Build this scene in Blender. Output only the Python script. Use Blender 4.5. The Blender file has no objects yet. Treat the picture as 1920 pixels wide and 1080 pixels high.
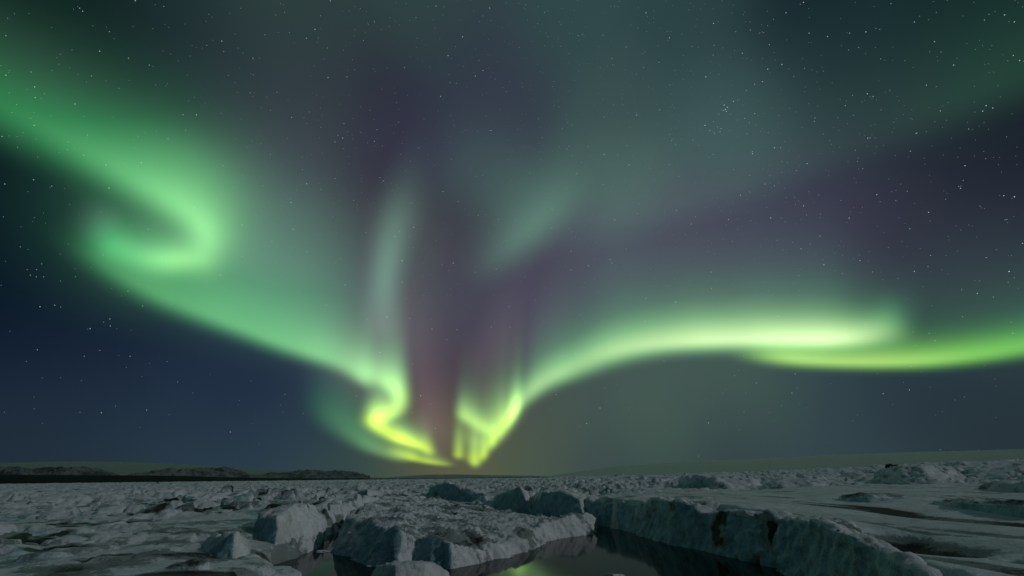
"""Night scene: northern lights over a field of broken glacier ice with a dark melt pool."""
import bpy, bmesh, math, random
import numpy as np
from mathutils import Vector, Matrix
from mathutils.geometry import delaunay_2d_cdt

# ---------------------------------------------------------------- camera numbers and view rays (1920 x 1080 photo pixels)
CAM_H = 8.0
F_PX = 800.0
PITCH = math.atan((895.5 - 540.0) / F_PX)
ROLL = math.atan(0.011)
_F = np.array([0.0, math.cos(PITCH), math.sin(PITCH)])
_R0 = np.array([1.0, 0.0, 0.0])
_U0 = np.array([0.0, -math.sin(PITCH), math.cos(PITCH)])
_R = _R0 * math.cos(ROLL) - _U0 * math.sin(ROLL)
_U = _U0 * math.cos(ROLL) + _R0 * math.sin(ROLL)


def ray(x, y):
    """world direction of a photo pixel"""
    x = np.asarray(x, float); y = np.asarray(y, float)
    d = _F + ((x - 960.0) / F_PX)[..., None] * _R - ((y - 540.0) / F_PX)[..., None] * _U
    return d / np.linalg.norm(d, axis=-1, keepdims=True)


def lin(c):
    c = np.asarray(c, float) / 255.0
    return np.where(c <= 0.04045, c / 12.92, ((c + 0.055) / 1.055) ** 2.4)


# night sky: colour of the air glow and faint diffuse aurora by direction (photo pixel, 8-bit colour)
SKY_TONES = [
    (-60, 420, (3, 12, 24)), (60, 480, (8, 20, 36)), (60, 560, (11, 24, 42)), (120, 700, (20, 33, 55)), (350, 740, (30, 45, 66)), (40, 830, (28, 43, 58)),
    (330, 840, (42, 60, 72)), (190, 780, (34, 50, 66)), (540, 800, (38, 55, 72)), (620, 880, (50, 70, 72)), (30, 330, (4, 18, 24)), (262, 418, (60, 108, 84)), (320, 440, (84, 140, 100)), (190, 390, (30, 68, 58)), (90, 400, (6, 26, 34)), (450, 680, (27, 41, 63)), (240, 620, (18, 30, 50)), (100, 880, (36, 50, 56)),
    (120, 30, (8, 30, 26)), (330, 60, (27, 46, 47)), (560, 40, (44, 64, 62)), (800, 40, (47, 68, 67)), (1050, 40, (48, 72, 73)),
    (1300, 60, (43, 66, 69)), (1500, 40, (18, 34, 41)), (1680, 30, (18, 40, 42)), (1880, 20, (8, 32, 28)), (1780, 110, (30, 55, 52)), (1600, 110, (30, 52, 54)),
    (460, 160, (45, 58, 64)), (600, 240, (58, 67, 74)), (720, 180, (42, 43, 58)), (690, 300, (50, 49, 63)), (560, 330, (70, 84, 88)), (600, 130, (48, 58, 64)),
    (940, 180, (53, 60, 74)), (1150, 200, (56, 78, 79)), (1350, 200, (60, 84, 85)), (1550, 180, (44, 66, 66)), (880, 130, (47, 56, 68)), (780, 260, (54, 55, 75)),
    (900, 320, (66, 86, 88)), (1150, 330, (74, 99, 95)), (1400, 260, (66, 92, 92)), (1500, 360, (58, 60, 78)), (1250, 450, (71, 69, 88)), (1350, 420, (69, 65, 85)), (1120, 470, (74, 76, 92)),
    (1760, 300, (32, 39, 49)), (1900, 250, (20, 26, 36)), (1880, 400, (38, 44, 56)), (1690, 440, (50, 53, 66)), (1500, 460, (70, 68, 88)), (1580, 400, (56, 56, 74)), (1640, 240, (40, 50, 60)),
    (668, 430, (54, 50, 64)), (830, 440, (52, 51, 62)), (530, 440, (90, 124, 112)), (505, 520, (86, 126, 108)), (1050, 520, (71, 69, 86)), (860, 570, (54, 60, 76)), (825, 500, (60, 60, 72)), (605, 480, (84, 104, 102)), (760, 480, (96, 108, 106)),
    (970, 560, (76, 73, 90)), (752, 620, (118, 112, 116)), (650, 560, (80, 92, 102)), (840, 690, (72, 62, 74)), (935, 610, (88, 84, 98)), (860, 630, (58, 55, 74)), (890, 700, (80, 67, 80)), (930, 520, (70, 68, 86)), (800, 570, (82, 84, 94)),
    (1850, 540, (54, 68, 76)), (1800, 610, (54, 76, 72)), (1100, 740, (66, 82, 82)), (1050, 800, (73, 87, 74)), (1230, 790, (74, 98, 82)), (1400, 740, (68, 90, 82)), (1250, 720, (66, 84, 84)),
    (1650, 770, (36, 48, 64)), (1370, 835, (46, 58, 68)), (1850, 780, (26, 38, 50)), (1130, 865, (54, 70, 74)), (960, 880, (72, 86, 72)), (1550, 730, (56, 76, 78)), (1780, 720, (38, 54, 66)),
    (760, 890, (54, 76, 68)), (1250, 885, (52, 70, 70)), (1600, 875, (54, 72, 72)), (1850, 865, (44, 57, 58)), (1600, 830, (49, 66, 76)), (1850, 835, (40, 53, 60)),
    (830, 790, (96, 88, 70)), (840, 860, (98, 98, 66)),
]
SKY_K = 190.0


# aurora curtains: foot line of the curtain as control points
# (x, y, brightness, ray width, softness below the foot, length of the rays, up-direction x, up-direction y, hue)
ARCH_RAMP = [(0.0, (.86, .98, .50)), (0.25, (.78, .97, .50)), (0.36, (.56, .90, .36)), (0.48, (.30, .72, .26)), (0.62, (.14, .50, .20)), (0.75, (.10, .44, .17)), (0.88, (.12, .38, .22)), (1.0, (.16, .34, .26))]
STRAND_RAMP = [(0.0, (.62, .95, .12)), (0.3, (.50, .90, .17)), (0.5, (.26, .78, .09)), (0.7, (.12, .58, .08)), (0.88, (.07, .40, .12)), (1.0, (.07, .30, .14))]
AURORA = [
    dict(name='aurora_band', label='broad green aurora band sweeping from the upper left corner into a curl', step=8, seed=1, ray=0.0,
         hue_up=0.09, tail=.8, pts=[
             (-330, -20, .06, 60, 66, 130, .45, -.9, .74), (-180, 80, .18, 56, 60, 112, .45, -.9, .74), (-60, 158, .22, 54, 56, 112, .47, -.88, .74), (60, 226, .29, 50, 50, 112, .5, -.86, .74),
             (150, 276, .36, 46, 42, 110, .55, -.83, .70), (240, 326, .43, 42, 38, 112, .6, -.8, .64), (320, 372, .52, 38, 34, 108, .68, -.74, .55),
             (372, 408, .50, 34, 34, 90, .8, -.6, .5), (394, 440, .45, 32, 34, 70, .95, -.3, .46), (388, 466, .36, 30, 32, 60, .95, .1, .44),
             (360, 482, .47, 28, 28, 38, .2, -.9, .43), (318, 486, .52, 26, 28, 40, 0, -1, .44), (268, 480, .40, 26, 30, 44, 0, -1, .56),
             (234, 470, .46, 26, 30, 46, -.2, -1, .68), (204, 456, .58, 24, 28, 46, -.3, -1, .72), (184, 434, .12, 28, 30, 46, -.3, -1, .80), (172, 405, .0, 28, 30, 46, -.3, -1, .8)]),
    dict(name='aurora_band', label='soft green aurora band descending from the left curl towards the horizon', step=7, seed=2, ray=0.25,
         hue_up=0.20, tail=.62, pts=[
             (120, 440, .02, 34, 30, 60, .5, -.85, .76), (190, 492, .16, 34, 26, 90, .5, -.85, .70), (260, 532, .30, 32, 24, 110, .5, -.85, .65), (350, 572, .36, 32, 22, 125, .45, -.87, .63),
             (440, 606, .40, 30, 20, 125, .4, -.9, .62), (530, 640, .46, 28, 19, 120, .3, -.95, .58), (600, 664, .46, 22, 17, 110, .2, -.97, .53),
             (650, 686, .44, 16, 14, 90, .1, -1, .48), (684, 712, .38, 10, 12, 80, .05, -1, .44), (700, 724, .0, 9, 12, 80, 0, -1, .42)]),
    dict(name='aurora_fold', label='brilliant yellow hooked aurora fold left of the purple gap above the horizon', step=4, seed=3, ray=0.40,
         hue_up=0.36, tail=.5, pts=[[
             (682, 690, .08, 12, 14, 80, 0, -1, .46), (706, 706, .42, 12, 16, 90, 0, -1, .42), (732, 722, .58, 12, 16, 100, 0, -1, .34), (750, 744, .62, 11, 14, 90, 0, -1, .28),
             (746, 766, .52, 11, 12, 60, 0, -1, .20), (722, 778, .62, 12, 12, 44, 0, -1, .13), (701, 786, .95, 13, 11, 44, 0, -1, .08), (706, 799, .80, 11, 9, 36, 0, -1, .05),
             (730, 815, .95, 10, 8, 34, 0, -1, .04), (760, 827, .90, 9, 7, 32, 0, -1, .03), (788, 837, .85, 8, 7, 30, 0, -1, .02), (804, 846, .55, 7, 7, 30, 0, -1, .02), (812, 852, .0, 7, 6, 18, 0, -1, .02)],
             [(728, 842, .0, 9, 6, 22, 0, -1, .10), (750, 851, .35, 9, 6, 26, 0, -1, .06), (775, 859, .55, 8, 5, 28, 0, -1, .04), (800, 865, .46, 8, 4, 20, 0, -1, .03), (826, 869, .28, 8, 4, 14, 0, -1, .03), (850, 872, .0, 8, 4, 8, 0, -1, .05)]]),
    dict(name='aurora_fold', label='bright yellow green aurora fold with fine upright rays right of the purple gap', step=3, seed=4, ray=0.3,
         hue_up=0.36, tail=.25, pts=[[
             (858, 800, .0, 12, 18, 110, .04, -1, .30), (880, 822, .13, 12, 18, 130, .04, -1, .26), (905, 826, .17, 12, 18, 140, .05, -1, .24), (935, 806, .17, 12, 16, 140, .06, -1, .26), (962, 776, .12, 12, 14, 120, .07, -1, .3), (985, 752, .0, 12, 14, 90, .08, -1, .36)],
             [
             (856, 768, .0, 7, 10, 40, .03, -1, .34), (868, 778, .34, 7, 12, 60, .03, -1, .30), (884, 788, .42, 7, 12, 60, .03, -1, .24), (900, 798, .30, 7, 12, 50, .03, -1, .2), (915, 806, .22, 7, 10, 40, .03, -1, .16), (930, 812, .0, 7, 10, 40, .03, -1, .16)],
             [(850, 850, 0.00, 5.4, 8, 50, .03, -1, 0.10), (860, 852, 0.47, 5.4, 8, 80, .03, -1, 0.10), (868, 852, 0.07, 5.4, 8, 40, .03, -1, 0.08), (876, 856, 0.10, 5.4, 8, 40, .03, -1, 0.08), (884, 862, 0.28, 5.4, 8, 66, .03, -1, 0.08), (891, 867, 0.53, 5.4, 8, 84, .03, -1, 0.06), (899, 862, 0.11, 5.4, 8, 44, .03, -1, 0.08), (907, 853, 0.38, 5.4, 8, 66, .03, -1, 0.08), (914, 843, 0.14, 5.4, 8, 50, .03, -1, 0.08), (923, 831, 0.44, 5.4, 8, 76, .03, -1, 0.10), (931, 821, 0.19, 5.6, 10, 60, .03, -1, 0.11), (939, 811, 0.44, 5.6, 10, 84, .03, -1, 0.12), (947, 801, 0.28, 5.6, 10, 57, .06, -1, 0.13), (954, 791, 0.59, 5.6, 10, 70, .06, -1, 0.15), (961, 780, 0.57, 5.6, 10, 72, .06, -1, 0.18), (968, 768, 0.59, 5.6, 10, 72, .06, -1, 0.20), (976, 757, 0.21, 5.6, 10, 57, .06, -1, 0.30), (990, 744, 0.00, 5.6, 10, 70, .06, -1, 0.40)]]),
    dict(name='aurora_band', label='long bright green aurora arch rising right of centre to a rounded curl', step=6, seed=5, ray=0.14, core=.30, ramp=ARCH_RAMP,
         hue_up=0.46, tail=.42, pts=[
             (968, 764, 0.051, 10, 11, 80, .1, -1, .42), (988, 746, 0.258, 10, 12, 100, .1, -1, .38), (1010, 726, 0.429, 12, 13, 110, .08, -1, .36), (1045, 706, 0.472, 16, 15, 118, .06, -1, .40), (1090, 686, 0.472, 22, 17, 122, .05, -1, .39),
             (1150, 662, 0.498, 26, 18, 128, .04, -1, .37), (1230, 645, 0.541, 30, 19, 130, .02, -1, .34), (1320, 638, 0.601, 32, 19, 128, .0, -1, .31), (1410, 636, 0.670, 32, 19, 122, .0, -1, .29),
             (1490, 636, 0.703, 32, 19, 116, .0, -1, .27), (1560, 636, 0.670, 30, 19, 108, .0, -1, .27), (1610, 632, 0.532, 28, 20, 94, .1, -1, .30), (1648, 620, 0.446, 26, 24, 70, .3, -.95, .34),
             (1676, 602, 0.326, 26, 28, 50, .6, -.8, .44), (1686, 582, 0.172, 26, 30, 40, .6, -.8, .56), (1680, 560, 0.000, 26, 30, 40, .3, -.8, .64)]),
    dict(name='aurora_band', label='lime green aurora strand running under the arch out past the right edge', step=7, seed=6, ray=0.03, ramp=STRAND_RAMP,
         hue_up=0.34, tail=.3, pts=[
             (1400, 662, .05, 26, 13, 30, 0, -1, .45), (1450, 668, .42, 26, 13, 44, 0, -1, .32), (1500, 674, .50, 26, 12, 48, 0, -1, .28), (1580, 678, .48, 30, 12, 54, 0, -1, .28), (1660, 679, .48, 30, 12, 60, 0, -1, .30),
             (1740, 676, .47, 30, 13, 68, 0, -1, .36), (1830, 666, .46, 32, 14, 76, 0, -1, .46), (1920, 652, .46, 34, 15, 84, 0, -1, .56), (2030, 632, .44, 36, 16, 90, 0, -1, .62), (2180, 590, .36, 40, 16, 90, -.1, -1, .66), (2330, 530, .05, 40, 16, 90, -.1, -1, .7)]),
    dict(name='aurora_ray', label='tall pale aurora ray standing above the yellow hooked fold', step=7, seed=7, ray=0.0,
         hue_up=0.08, tail=1., pts=[
             (705, 690, .0, 20, 40, 60, .05, -1, .93), (726, 640, .05, 20, 44, 80, .05, -1, .93), (722, 600, .08, 20, 44, 90, .06, -1, .90), (716, 560, .10, 20, 44, 90, .1, -1, .86), (722, 510, .11, 20, 44, 90, .16, -1, .86), (738, 450, .08, 24, 44, 90, .2, -1, .88),
             (756, 400, .05, 28, 44, 90, .25, -1, .88), (775, 350, .0, 30, 44, 90, .25, -1, .88)]),
    dict(name='aurora_patch', label='faint oblong green aurora patch leaning above the centre', step=9, seed=8, ray=0.0,
         hue_up=0.02, tail=.8, pts=[
             (890, 516, .02, 34, 34, 44, -.5, -.85, .86), (930, 480, .09, 34, 36, 54, -.55, -.83, .84), (980, 438, .20, 36, 38, 64, -.6, -.8, .82), (1025, 396, .19, 40, 40, 64, -.6, -.8, .82), (1060, 350, .04, 40, 44, 60, -.6, -.8, .84)]),
    dict(name='aurora_band', label='dim green aurora band slanting down from the upper right corner', step=12, seed=9, ray=0.0,
         hue_up=0.04, tail=.8, pts=[
             (2300, -60, .01, 60, 60, 150, -.3, -.95, .80), (2060, 60, .04, 60, 60, 150, -.3, -.95, .80), (1900, 140, .045, 60, 56, 140, -.3, -.95, .80), (1760, 200, .035, 60, 54, 120, -.32, -.94, .82), (1600, 260, .02, 60, 50, 100, -.32, -.94, .86),
             (1450, 320, .03, 60, 46, 95, -.3, -.95, .88), (1300, 368, .04, 56, 44, 95, -.3, -.95, .88), (1150, 404, .05, 56, 46, 90, -.25, -.96, .88), (1040, 440, .02, 56, 48, 90, -.25, -.96, .88)]),
    dict(name='aurora_veil', label='dark green aurora veil hanging left of the yellow hooked fold', step=5, seed=10, ray=0.15,
         hue_up=0.05, tail=.8, pts=[
             (576, 738, .0, 18, 26, 70, 0, -1, .86), (604, 768, .09, 18, 24, 84, 0, -1, .70), (632, 794, .12, 16, 20, 84, 0, -1, .62), (656, 814, .14, 13, 16, 80, 0, -1, .62), (682, 831, .18, 11, 12, 60, 0, -1, .56),
             (715, 846, .20, 11, 9, 44, 0, -1, .40), (745, 857, .20, 10, 7, 28, 0, -1, .28), (772, 865, .0, 10, 5, 14, 0, -1, .2)]),
    dict(name='aurora_ray', label='dusky red aurora rays in the dark gap between the two bright folds', step=6, seed=11, ray=0.25,
         hue_up=0.0, tail=.8, pts=[
             (772, 780, .0, 12, 40, 110, .02, -1, 1.), (788, 785, .14, 12, 40, 120, .02, -1, 1.), (810, 800, .12, 12, 44, 110, .02, -1, 1.), (832, 810, .08, 12, 44, 90, .02, -1, 1.), (850, 800, .0, 12, 44, 80, .02, -1, 1.)]),
    dict(name='aurora_ray', label='dim purple aurora ray rising above the right fold', step=6, seed=12, ray=0.1,
         hue_up=0.0, tail=.8, pts=[
             (880, 700, .0, 20, 40, 90, .2, -1, 1.), (900, 680, .03, 20, 44, 110, .25, -1, 1.), (930, 650, .03, 22, 44, 110, .3, -1, 1.), (960, 620, .02, 22, 44, 90, .3, -1, 1.), (985, 600, .0, 22, 44, 80, .3, -1, 1.)]),
]
# light of the excited air by hue: oxygen yellow and green low down, teal, then red-violet high up
AURORA_RAMP = [(0.0, (.60, .86, .02)), (0.12, (.60, .92, .08)), (0.28, (.52, .96, .22)), (0.48, (.30, .78, .26)), (0.62, (.17, .62, .21)), (0.75, (.07, .48, .15)),
               (0.88, (.22, .50, .34)), (1.0, (.34, .17, .24))]


def catmull(P, n):
    P = np.asarray(P, float); m = len(P)
    t = np.linspace(0, m - 1, n); i = np.clip(t.astype(int), 0, m - 2); f = (t - i)[:, None]
    p0 = P[np.clip(i - 1, 0, m - 1)]; p1 = P[i]; p2 = P[i + 1]; p3 = P[np.clip(i + 2, 0, m - 1)]
    return 0.5 * (2 * p1 + (p2 - p0) * f + (2 * p0 - 5 * p1 + 4 * p2 - p3) * f ** 2 + (3 * p1 - p0 - 3 * p2 + p3) * f ** 3)


def aurora_samples(a, pts):
    P = np.asarray(pts, float)
    seg = np.hypot(np.diff(P[:, 0]), np.diff(P[:, 1])).sum()
    n = int(max(60, min(260, seg / max(2.0, P[:, 3].min() * 0.35))))
    S = catmull(P, n)
    S[:, 2] = np.maximum(S[:, 2], 0)
    ds = np.hypot(np.gradient(S[:, 0]), np.gradient(S[:, 1]))
    rs = np.random.RandomState(a['seed'])
    if a['ray']:
        k = np.cumsum(ds)
        w = np.zeros(n)
        for lam, amp in ((34, .5), (17, .6), (9, .5)):
            ph = rs.rand(int(k[-1] / lam) + 3) * 2 - 1
            w += amp * np.interp(k / lam, np.arange(len(ph)), ph)
        S[:, 2] *= np.clip(1 + a['ray'] * w, 0.1, 3)
        S[:, 5] *= np.clip(1 + 0.6 * a['ray'] * w[::-1], 0.4, 2)
    return S, ds


def aurora_field(a, X, Y):
    """brightness and hue of one curtain at photo pixels"""
    strands = [aurora_samples(a, p) for p in (a['pts'] if isinstance(a['pts'][0], list) else [a['pts']])]
    S = np.concatenate([q[0] for q in strands]); ds = np.concatenate([q[1] for q in strands])
    B = np.zeros(X.shape); H = np.zeros(X.shape)
    for s, d in zip(S, ds):
        if s[2] <= 1e-4:
            continue
        un = math.hypot(s[6], s[7]); ux, uy = s[6] / un, s[7] / un
        ext = max(2.6 * s[5], 3.2 * s[3], 3 * s[4])
        r0, r1 = np.searchsorted(Y[:, 0], (s[1] - ext, s[1] + ext)); c0, c1 = np.searchsorted(X[0], (s[0] - ext, s[0] + ext))
        if r1 <= r0 or c1 <= c0:
            continue
        win = (slice(r0, r1), slice(c0, c1))
        dx = X[win] - s[0]; dy = Y[win] - s[1]
        t = dx * ux + dy * uy
        c = dx * uy - dy * ux
        g = np.where(t > 0, (1 - a['tail']) * np.exp(-np.power(np.maximum(t, 0) / (s[5] * a.get('core', .42)), 1.7)) + a['tail'] * np.exp(-np.power(np.maximum(t, 0) / s[5], 1.5)), np.exp(-(t / s[4]) ** 2))
        k = s[2] * d / (s[3] * 1.6) * np.exp(-0.5 * (c / s[3]) ** 2) * g
        B[win] += k
        H[win] += k * np.minimum(s[8] + a['hue_up'] * np.where(t > 0, np.minimum(t / s[5], 1.2), np.minimum(-.3 * t / s[4], .5)), max(s[8], .88))
    return B, np.clip(H / np.maximum(B, 1e-9), 0, 1)


def ramp(h, R=None):
    R = R or AURORA_RAMP
    xs = [p for p, _ in R]
    return np.stack([np.interp(h, xs, [c[i] for _, c in R]) for i in range(3)], -1)


# ---------------------------------------------------------------- camera, sky, moon, exposure
scene = bpy.context.scene
cd = bpy.data.cameras.new('camera'); cam = bpy.data.objects.new('camera', cd); scene.collection.objects.link(cam)
cd.sensor_width = 36.0; cd.lens = 36.0 * F_PX / 1920.0; cd.clip_start = 0.1; cd.clip_end = 400000.0
cam.matrix_world = Matrix(((_R[0], _U[0], -_F[0], 0), (_R[1], _U[1], -_F[1], 0), (_R[2], _U[2], -_F[2], CAM_H), (0, 0, 0, 1)))
scene.camera = cam
scene.render.resolution_x = 1024; scene.render.resolution_y = 576
scene.view_settings.view_transform = 'Standard'; scene.view_settings.look = 'None'
scene.view_settings.exposure = 0.0; scene.view_settings.gamma = 1.0
scene.cycles.max_bounces = 5; scene.cycles.diffuse_bounces = 2; scene.cycles.glossy_bounces = 3
scene.cycles.transparent_max_bounces = 48; scene.cycles.use_denoising = True
scene.cycles.use_adaptive_sampling = True; scene.cycles.adaptive_threshold = 0.006

MOON_AZ, MOON_EL, MOON_STRENGTH = 112.0, 25.0, 0.47      # degrees right of the view direction, above the horizon
world = bpy.data.worlds.new('World'); scene.world = world; world.use_nodes = True
world.cycles.sampling_method = 'MANUAL'; world.cycles.sample_map_resolution = 512
nt = world.node_tree; nt.nodes.clear()
N, Lk = nt.nodes, nt.links


def wnode(kind, op=None, **ins):
    n = N.new(kind)
    if op: n.operation = op
    for k, v in ins.items():
        sock = n.inputs[int(k[1:])]
        if hasattr(v, 'is_linked'): Lk.new(v, sock)
        else: sock.default_value = v
    return n


tc = N.new('ShaderNodeTexCoord')
dirn = wnode('ShaderNodeVectorMath', 'NORMALIZE', i0=tc.outputs['Generated']).outputs[0]
SKY_FLOOR = 2e-5                                      # away from every tone the sky keeps the mean night colour
num = den = None
for (tx, ty, tcol) in SKY_TONES:
    d = ray(tx, ty)
    dot = wnode('ShaderNodeVectorMath', 'DOT_PRODUCT', i0=dirn, i1=tuple(d)).outputs['Value']
    ex = wnode('ShaderNodeMath', 'MULTIPLY_ADD', i0=dot, i1=SKY_K, i2=-SKY_K).outputs[0]
    wgt = wnode('ShaderNodeMath', 'EXPONENT', i0=ex).outputs[0]
    comb = wnode('ShaderNodeCombineXYZ', None, i0=wgt, i1=wgt, i2=wgt).outputs[0]
    base = num if num is not None else tuple(lin((38, 56, 60)) * SKY_FLOOR)
    num = wnode('ShaderNodeVectorMath', 'MULTIPLY_ADD', i0=comb, i1=tuple(lin(tcol)), i2=base).outputs[0]
    den = wnode('ShaderNodeMath', 'ADD', i0=wgt, i1=den if den is not None else SKY_FLOOR).outputs[0]
inv = wnode('ShaderNodeMath', 'DIVIDE', i0=1.0, i1=den).outputs[0]
scl = N.new('ShaderNodeVectorMath'); scl.operation = 'SCALE'; Lk.new(num, scl.inputs[0]); Lk.new(inv, scl.inputs['Scale'])
bg1 = N.new('ShaderNodeBackground'); Lk.new(scl.outputs[0], bg1.inputs['Color']); bg1.inputs['Strength'].default_value = 1.0
sky = N.new('ShaderNodeTexSky'); sky.sky_type = 'NISHITA'; sky.sun_disc = False
sky.sun_elevation = math.radians(MOON_EL); sky.sun_rotation = math.radians(MOON_AZ)
bg2 = N.new('ShaderNodeBackground'); Lk.new(sky.outputs[0], bg2.inputs['Color']); bg2.inputs['Strength'].default_value = 0.0001   # moonlit air
add = N.new('ShaderNodeAddShader'); Lk.new(bg1.outputs[0], add.inputs[0]); Lk.new(bg2.outputs[0], add.inputs[1])
wo = N.new('ShaderNodeOutputWorld'); Lk.new(add.outputs[0], wo.inputs['Surface'])

ml = bpy.data.lights.new('moon', 'SUN'); ml.energy = MOON_STRENGTH; ml.angle = math.radians(1.2); ml.color = (0.93, 0.98, 1.0)
moon = bpy.data.objects.new('moon', ml); scene.collection.objects.link(moon)
_ma, _me = math.radians(MOON_AZ), math.radians(MOON_EL)
moon.rotation_euler = Vector((math.sin(_ma) * math.cos(_me), math.cos(_ma) * math.cos(_me), math.sin(_me))).to_track_quat('Z', 'Y').to_euler()


# ---------------------------------------------------------------- helpers
EYE = np.array([0.0, 0.0, CAM_H])


def at_z(x, y, z):
    """point of a photo pixel on the level z"""
    d = ray(x, y); t = (z - CAM_H) / d[2]
    return EYE + d * t


def at_r(x, y, r):
    """point of a photo pixel at horizontal range r"""
    d = ray(x, y); return EYE + d * (r / math.hypot(d[0], d[1]))


_rs = np.random.RandomState(7)
_perm = np.concatenate([_rs.permutation(256)] * 3)
_g3 = _rs.normal(size=(256, 3)); _g3 /= np.linalg.norm(_g3, axis=1, keepdims=True)


def noise3(p):
    """gradient noise, about -1..1, p is (n, 3)"""
    p = np.asarray(p, float)
    i = np.floor(p).astype(np.int64); f = p - i; i &= 255
    u = f * f * f * (f * (f * 6 - 15) + 10)
    out = np.zeros(len(p))
    for dx in (0, 1):
        wx = u[:, 0] if dx else 1 - u[:, 0]
        for dy in (0, 1):
            wy = u[:, 1] if dy else 1 - u[:, 1]
            for dz in (0, 1):
                wz = u[:, 2] if dz else 1 - u[:, 2]
                h = _perm[_perm[_perm[(i[:, 0] + dx) & 255] + ((i[:, 1] + dy) & 255)] + ((i[:, 2] + dz) & 255)]
                g = _g3[h]
                out += wx * wy * wz * (g[:, 0] * (f[:, 0] - dx) + g[:, 1] * (f[:, 1] - dy) + g[:, 2] * (f[:, 2] - dz))
    return out * 1.6


def fbm(p, octaves=4, gain=0.5):
    o = np.zeros(len(p)); a = 1.0; q = np.array(p, float)
    for _ in range(octaves):
        o += a * noise3(q); q = q * 2.03 + 17.3; a *= gain
    return o


def ridged(p, octaves=4, gain=0.5):
    o = np.zeros(len(p)); a = 1.0; q = np.array(p, float)
    for _ in range(octaves):
        o += a * (1 - 2 * np.abs(noise3(q))); q = q * 2.07 + 9.1; a *= gain
    return o


def rubble(x, y, cell, seed):
    """broken slabs: every cell a tilted block with its own height, 0..1, low in the cracks between them"""
    u, v = x / cell, y / cell
    iu, iv = np.floor(u).astype(np.int64), np.floor(v).astype(np.int64)
    d1 = np.full(x.shape, 9.0); d2 = np.full(x.shape, 9.0); h = np.zeros(x.shape)
    for a in (-1, 0, 1):
        for b in (-1, 0, 1):
            k = _perm[(_perm[(iu + a + seed) & 255] + iv + b) & 255]
            k2, k3, k4 = _perm[k + 31], _perm[k + 77], _perm[k + 140]
            px, py = iu + a + .1 + .8 * k / 255., iv + b + .1 + .8 * k2 / 255.
            d = np.hypot(u - px, v - py)
            hh = (k3 / 255.) ** 1.6 + .55 * ((u - px) * (k4 / 127.5 - 1) + (v - py) * (k2 / 127.5 - 1))
            near = d < d1
            d2 = np.where(near, d1, np.minimum(d2, d)); h = np.where(near, hh, h); d1 = np.where(near, d, d1)
    return np.maximum(h, 0) * smooth(0, .22, d2 - d1)


def smooth(a, b, x):
    t = np.clip((x - a) / (b - a), 0, 1); return t * t * (3 - 2 * t)


def link(o, parent=None):
    scene.collection.objects.link(o)
    if parent: o.parent = parent
    return o


def mesh_obj(name, verts, faces, mat, label=None, cat=None, kind=None, group=None, parent=None, attrs=None, flat=False):
    """faces: (n, 3 or 4) integer array or list"""
    me = bpy.data.meshes.new(name)
    verts = np.asarray(verts, np.float32)
    if isinstance(faces, np.ndarray):
        k = faces.shape[1]
        me.vertices.add(len(verts)); me.vertices.foreach_set('co', verts.ravel())
        me.loops.add(faces.size); me.loops.foreach_set('vertex_index', faces.astype(np.int32).ravel())
        me.polygons.add(len(faces)); me.polygons.foreach_set('loop_start', np.arange(0, faces.size, k, dtype=np.int32))
        me.update(calc_edges=True)
    else:
        me.from_pydata([tuple(v) for v in verts], [], faces)
    me.validate()
    if not flat:
        me.polygons.foreach_set('use_smooth', np.ones(len(me.polygons), bool))
    for k, v in (attrs or {}).items():
        at = me.attributes.new(k, 'FLOAT', 'POINT'); at.data.foreach_set('value', np.asarray(v, np.float32))
    me.materials.append(mat)
    o = link(bpy.data.objects.new(name, me), parent)
    tag(o, label, cat, kind, group)
    return o


def tag(o, label=None, cat=None, kind=None, group=None):
    for k, v in (('label', label), ('category', cat), ('kind', kind), ('group', group)):
        if v: o[k] = v


def grid_faces(nr, nc):
    i = np.arange(nr * nc).reshape(nr, nc)
    return np.stack([i[:-1, :-1], i[:-1, 1:], i[1:, 1:], i[1:, :-1]], -1).reshape(-1, 4)


# ---------------------------------------------------------------- materials
class Mat:
    def __init__(self, name):
        self.m = bpy.data.materials.new(name); self.m.use_nodes = True
        self.nt = self.m.node_tree; self.nt.nodes.clear()
        self.out = self.nt.nodes.new('ShaderNodeOutputMaterial')

    def n(self, kind, op=None, **ins):
        x = self.nt.nodes.new(kind)
        if op: x.operation = op
        for k, v in ins.items():
            s = x.inputs[int(k[1:])] if k[1:].isdigit() else x.inputs[k]
            if hasattr(v, 'is_linked'): self.nt.links.new(v, s)
            else: s.default_value = v
        return x

    def math(self, op, a, b=0.0, c=0.0, clamp=False):
        x = self.n('ShaderNodeMath', op, i0=a, i1=b, i2=c); x.use_clamp = clamp; return x.outputs[0]

    def mix(self, f, a, b):
        x = self.nt.nodes.new('ShaderNodeMix'); x.data_type = 'RGBA'
        for s, v in ((x.inputs[0], f), (x.inputs[6], a), (x.inputs[7], b)):
            if hasattr(v, 'is_linked'): self.nt.links.new(v, s)
            else: s.default_value = (*v, 1) if isinstance(v, tuple) and len(v) == 3 else v
        return x.outputs[2]

    def noise(self, scale, detail=4, rough=.55, vec=None, dist=0.0):
        x = self.n('ShaderNodeTexNoise'); x.inputs['Scale'].default_value = scale; x.inputs['Detail'].default_value = detail
        x.inputs['Roughness'].default_value = rough; x.inputs['Distortion'].default_value = dist
        if vec is not None: self.nt.links.new(vec, x.inputs['Vector'])
        return x.outputs[0]

    def step(self, v, a, b):
        x = self.n('ShaderNodeMapRange'); x.interpolation_type = 'SMOOTHSTEP'; x.clamp = True
        self.nt.links.new(v, x.inputs[0]); x.inputs[1].default_value = a; x.inputs[2].default_value = b
        return x.outputs[0]

    def attr(self, name):
        x = self.n('ShaderNodeAttribute'); x.attribute_name = name; return x.outputs['Fac']

    def surface(self, s): self.nt.links.new(s, self.out.inputs['Surface'])


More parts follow.
